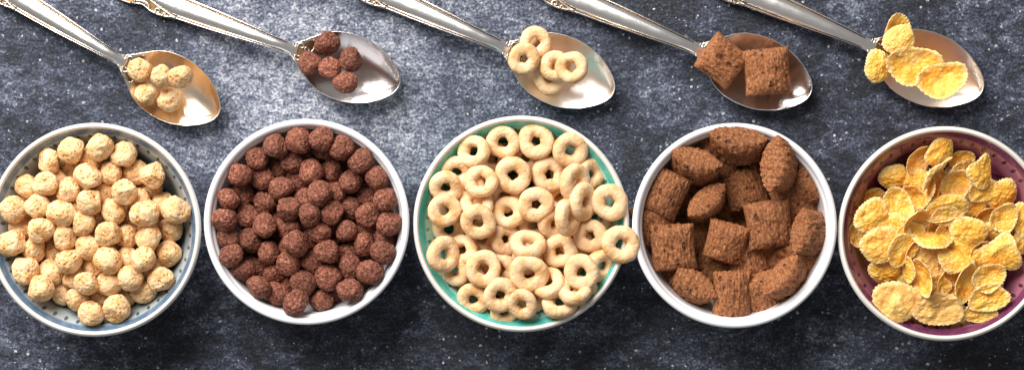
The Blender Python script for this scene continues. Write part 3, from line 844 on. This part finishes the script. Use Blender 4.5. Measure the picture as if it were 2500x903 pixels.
# x, y, size (crop px), side that is higher (deg, ccw from right), tilt
low3 = [(185,240,125,90,28),(240,310,130,90,12),(330,190,130,80,15),(455,185,130,90,12),(712,250,120,180,38),(375,335,130,60,18),(590,345,130,0,15),
        (265,365,130,-90,30),(155,465,130,120,15),(285,505,130,100,20),(205,550,125,-60,28),(375,505,125,200,25),(490,450,130,90,14),(465,580,130,90,12),
        (565,440,130,150,40),(735,420,130,120,15),(755,608,130,150,28),(238,662,130,40,38),(250,742,125,80,15),(355,625,130,20,10),(480,732,130,100,22),
        (372,790,110,90,18),(650,510,130,60,12),(180,632,110,0,20),(600,630,130,0,10),(690,720,110,140,20)]
top3 = [(252,160,125,-20,24),(368,124,128,90,8),(497,122,138,20,5),(632,155,134,140,16),(142,300,125,100,22),(280,278,128,0,6),(408,253,140,90,5),(550,252,140,180,8),
        (390,400,128,0,8),(497,368,134,90,8),(648,280,140,170,46),(680,358,142,175,54),(620,420,140,178,58),(788,360,140,0,4),(137,393,128,180,10),(270,437,134,100,8),
        (465,527,136,-90,46),(592,552,134,0,10),(712,492,130,5,18),(132,565,138,180,36),(358,725,132,100,14),(443,760,118,60,24),(590,755,134,-100,30),
        (548,680,134,-58,46),(650,705,132,-90,42),(290,622,140,200,6),(470,640,148,90,16),(677,635,136,20,10),(832,525,144,150,6)]
for x, y, d, az, ti in low3: piece('ring', *C3((x, y)), d / 1.612 * 1.04, rot=az - 90, tilt=ti, spin=rnd.uniform(0, 360), bowl='b3', lay='low', eps=0.0016, shrink=0.9, knee=0.033)
for x, y, d, az, ti in top3: piece('ring', *C3((x, y)), d / 1.612 * 1.04, rot=az - 90, tilt=ti, spin=rnd.uniform(0, 360), bowl='b3', lay='top', eps=0.0022, shrink=0.84, knee=0.040)

# ------------------------------------------------------------------ bowl of cocoa pillows   (x, y, a, b, rot, tilt)
C4 = crop(1540, 280, 1.673)

low4 = [(355,160,180,180,-10,15),(690,300,180,180,-60,35),(670,370,170,170,20,10),(95,450,180,170,10,15),(425,405,180,180,30,10),(290,485,180,180,10,12),
        (345,625,185,185,-25,10),(560,620,185,170,75,38),(535,735,180,180,20,20),(610,540,180,180,15,12),(180,600,160,160,30,8),(265,350,165,165,40,8),(480,585,180,175,10,5),(700,565,165,165,40,10)]
top4 = [(262,212,212,190,-15,70),(437,128,238,190,-4,66),(607,205,232,190,84,68),(465,297,172,172,16,8),(308,365,195,170,38,78),(145,322,158,186,-26,10),
        (172,540,185,188,3,6),(390,520,172,162,-16,20),(640,668,206,190,52,64),(250,705,198,180,-33,72),(733,483,196,180,78,50),(412,738,158,198,2,8),(565,447,192,192,8,8)]
for x, y, a, b, r, ti in low4: piece('pillow', *C4((x, y)), a / 1.673, b / 1.673, rot=r, tilt=ti, bowl='b4', lay='low', eps=0.002, shrink=0.84, knee=0.021)
for k, (x, y, a, b, r, ti) in enumerate(top4): piece('pillow', *C4((x, y)), a / 1.673, b / 1.673, rot=r, tilt=ti, var=k % 7, bowl='b4', lay='top', eps=0.004, shrink=0.78, knee=0.033)

# ------------------------------------------------------------------ bowl of corn flakes   (px, py, length, width, rot, tilt, kind, flip)
buried('b5', 'flake', 84, 130, 70, 0.2, 20); buried('b5', 'flake', 84, 155, 74, 0.8, 22); buried('b5', 'flake', 84, 150, 84, 1.4, 22)
K = {n: i for i, n in enumerate(FK)}
low5 = [(2135,486,70,60,20,20,'shallow',0),(2093,573,60,60,90,20,'cup',0),(2237,445,75,70,-30,15,'dome',0),(2347,390,62,55,0,20,'cup',0),(2378,512,70,60,30,15,'shallow',1),
        (2447,478,88,78,15,25,'dome',0),(2273,633,85,80,-20,12,'shallow',0),(2345,607,80,72,-20,15,'dome',0),(2313,687,80,70,60,30,'cup',0),(2287,697,70,60,20,20,'shallow',0),
        (2343,768,60,50,10,15,'shallow',0),(2390,612,60,55,40,35,'cup',0),(2388,635,70,55,10,20,'dome',0),(2257,550,75,60,25,20,'shallow',0),(2293,556,70,60,30,22,'cup',0),
        (2427,567,70,55,0,20,'dome',0),(2497,592,60,60,70,20,'shallow',1),(2230,613,75,62,60,42,'cup',0),(2163,663,90,70,-10,22,'dome',0),(2240,390,78,66,45,32,'cup',0),
        (2402,523,60,45,30,45,'cup',0),(2220,570,75,65,40,25,'shallow',0),(2320,560,80,65,20,20,'cup',0)]
top5 = [(2181,434,76,62,5,18,'dome',0),(2295,372,80,70,38,22,'shallow',1),(2230,482,72,70,-40,30,'cup',0),(2353,433,92,80,75,18,'shallow',0),(2400,463,78,64,30,20,'shallow',0),
        (2397,420,82,68,70,22,'ragged',0),(2220,657,66,56,-80,66,'shallow',0),(2186,556,84,62,-60,18,'dome',0),(2203,608,92,78,55,24,'shallow',0),
        (2192,498,84,74,-70,8,'cup',0),(2150,597,98,92,10,6,'shallow',1),(2130,530,92,86,20,8,'bulge',0),(2272,462,100,72,75,66,'taco',0),(2282,422,104,80,48,52,'wave',0),
        (2234,537,80,74,38,52,'dome',1),(2332,452,78,76,20,6,'cup',0),(2313,528,80,52,5,15,'shallow',0),(2310,508,108,64,8,-16,'wave',1),
        (2365,567,100,74,-22,12,'dome',0),(2500,535,88,60,80,12,'bulge',0),(2450,532,74,70,30,6,'cup',0),(2278,583,98,76,-6,-58,'shallow',1),(2445,620,98,92,-30,12,'ragged',0),
        (2255,677,94,74,-76,56,'cup',0),(2333,628,92,72,-20,-36,'taco',1),(2355,690,98,76,70,34,'cup',0),(2392,762,84,58,8,16,'shallow',0),(2413,727,100,72,18,8,'shallow',0),
        (2188,737,116,108,-40,8,'bulge',0),(2292,755,126,80,12,10,'bulge',1),(2413,677,82,72,10,8,'cup',0)]
for x, y, a, b, r, ti, kd, fl in low5: piece('flake', x, y, a, b, rot=r, tilt=ti, var=K[kd], flip=bool(fl), bowl='b5', lay='low', eps=0.0010, shrink=0.92, knee=0.034)
for x, y, a, b, r, ti, kd, fl in top5: piece('flake', x, y, a, b, rot=r, tilt=ti, var=K[kd], flip=bool(fl), bowl='b5', lay='top', eps=0.0010, shrink=0.92, knee=0.038)

# ------------------------------------------------------------------ cereal on the spoons
def on_spoon(kind, entries, group):
    for e in entries:
        lab = e[-1]; d = dict(zip(('px', 'py', 'a', 'b', 'rot', 'tilt', 'var', 'flip'), e[:-1]))
        o = piece(kind, **d, eps=0.0006, shrink=0.9, bowl=None, lay='spoon')
        tag(o, lab, CAT[kind], group)
on_spoon('puff', [(342,172,58,'golden puff on the gilded spoon, touching the scrolled neck'), (357,230,57,'golden puff on the gilded spoon, at its lower edge nearest the neck'),
                  (393,186,54,'golden puff in the middle of the cluster on the gilded spoon'), (413,243,58,'golden puff on the gilded spoon, lowest of the five'),
                  (441,187,58,'golden puff on the gilded spoon, farthest from the handle')], 'golden puffs on the spoon')
on_spoon('cocoa', [(757.5,154,55,'cocoa ball on the spoon, leftmost against the scrolled neck'), (806,167.5,52,'cocoa ball in the middle of the five on the spoon'),
                   (798.5,106.6,58,'largest cocoa ball on the spoon, topmost at its upper edge'), (856.6,146.4,57,'cocoa ball on the spoon, farthest right toward the tip'),
                   (843.5,201,56,'cocoa ball on the spoon, lowest of the five')], 'cocoa balls on the spoon')
on_spoon('ring', [(1306,105,82,82,40,12,1,False,'oat ring on the spoon, topmost, overhanging the upper edge'), (1340,192,78,78,0,4,2,False,'oat ring lying lowest on the spoon, under two others'),
                  (1279,144,80,80,30,10,3,False,'oat ring on the spoon, leftmost, covering the neck'), (1356,161,78,78,60,10,4,False,'oat ring on the spoon, in the middle of the overlapping pair'),
                  (1396,165,82,82,-110,20,5,False,'oat ring on the spoon, rightmost, overlapping its neighbour')], 'oat rings on the spoon')
on_spoon('pillow', [(1762,149,106,104,55,18,2,False,'cocoa pillow on the spoon with its corner up, beside the neck'), (1873,175,118,114,5,6,5,False,'cocoa pillow lying square in the middle of the spoon')], 'cocoa pillows on the spoon')
on_spoon('flake', [(2148,163,88,74,70,14,K['dome'],False,'bumpy corn flake hanging over the lower left edge of the spoon'), (2191,78,84,76,70,12,K['cup'],False,'corn flake at the top of the spoon, tucked behind a round one'),
                   (2196,98,88,74,20,-8,K['dome'],False,'round bumpy corn flake over the upper edge of the spoon'), (2230,160,134,102,-8,8,K['cup'],False,'largest corn flake lying in the middle of the spoon'),
                   (2298.5,198,124,94,6,-9,K['cup'],False,'corn flake on the spoon, nearest the tip')], 'corn flakes on the spoon')

# ------------------------------------------------------------------ labels of the pieces in the bowls
BN = {'b1': 'blue grey bowl', 'b2': 'white bowl', 'b3': 'turquoise bowl', 'b4': 'white bowl', 'b5': 'plum bowl'}
PN = {'puff': 'golden puff', 'cocoa': 'cocoa ball', 'ring': 'oat ring', 'pillow': 'cocoa pillow', 'flake': 'corn flake'}
GN = {'puff': 'golden puffs in the blue grey bowl', 'cocoa': 'cocoa balls in the white bowl', 'ring': 'oat rings in the turquoise bowl',
      'pillow': 'cocoa pillows in the white bowl', 'flake': 'corn flakes in the plum bowl'}
HR = ['twelve', 'one', 'two', 'three', 'four', 'five', 'six', 'seven', 'eight', 'nine', 'ten', 'eleven']
def where(I):
    B = BOWLS[I['bowl']]; dx, dy = I['px'] - B['px'], I['py'] - B['py']; r = math.hypot(dx, dy) / B['R']
    if r < 0.16: return 'at the very centre'
    q = int(round((math.degrees(math.atan2(dx, -dy)) % 360) / 15)) % 24
    hr = HR[q // 2] + " o'clock" if q % 2 == 0 else 'half past ' + HR[q // 2]
    zone = 'near the centre' if r < 0.40 else ('halfway out' if r < 0.64 else 'by the rim')
    return f'{zone} at {hr}'
def showing():
    """Count, for every piece, the 2 px cells of the picture where it lies on top."""
    Zb = np.full((1300, 500), -1.0); keep = []
    for I in PIECES:
        o = I['o']; V = np.empty(len(o.data.vertices) * 3); o.data.vertices.foreach_get('co', V); V = V.reshape(-1, 3)
        V = (V * np.array(o.scale)) @ np.array(o.rotation_euler.to_matrix()).T + np.array(o.location)
        k = CAM_H / (CAM_H - V[:, 2]) / S
        a = np.clip(((V[:, 0] * k + PW / 2) / 2).astype(int), 0, 1299); b = np.clip(((PH / 2 - V[:, 1] * k) / 2).astype(int), 0, 499)
        np.maximum.at(Zb, (a, b), V[:, 2]); keep.append((a, b, V[:, 2]))
    for I, (a, b, z) in zip(PIECES, keep):
        m = z > Zb[a, b] - 0.0004; I['seen'] = len(set(zip(a[m].tolist(), b[m].tolist())))
showing()
bag = {}
for I in PIECES:
    if I['bowl'] is None: continue
    k = I['kind']; o = I['o']; tag(o, None, CAT[k], GN[k])
    if I['lay'] == 'buried' and I['seen'] < 25:
        o['label'] = f'{PN[k]} buried deep in the {BN[I["bowl"]]}, barely showing between the others'
        o['group'] = GN[k] + ', buried'
        continue
    look = 'deep lying ' if I['lay'] == 'buried' else 'half hidden ' if I['lay'] == 'low' else ('upended ' if k in ('ring', 'flake', 'pillow') and abs(I['tilt']) > 40 else '')
    lab = f'{look}{PN[k]} in the {BN[I["bowl"]]}, {where(I)}'
    bag.setdefault(lab, []).append(I)
for lab, L in bag.items():
    if len(L) == 1: L[0]['o']['label'] = lab; continue
    xs = [i['px'] for i in L]; ys = [i['py'] for i in L]
    hor = max(xs) - min(xs) >= max(ys) - min(ys)
    L = sorted(L, key=lambda i: i['px'] if hor else i['py'])
    w = {2: ('left', 'right') if hor else ('upper', 'lower'), 3: ('leftmost', 'middle', 'rightmost') if hor else ('topmost', 'middle', 'lowest'),
         4: ('leftmost', 'second left', 'second right', 'rightmost') if hor else ('topmost', 'second upper', 'second lower', 'lowest')}.get(len(L))
    for n, i in enumerate(L): i['o']['label'] = (w[n] if w else 'middle') + ' ' + lab

for k in BOWLS:
    T = [i['top'] for i in PIECES if i['bowl'] == k]; Z = [i['z'] for i in PIECES if i['bowl'] == k and i['lay'] == 'top']
    print(k, len(T), 'top max %.1f mm' % (max(T) * 1e3), 'z top layer %.1f..%.1f mean %.1f' % (min(Z) * 1e3, max(Z) * 1e3, sum(Z) / len(Z) * 1e3))
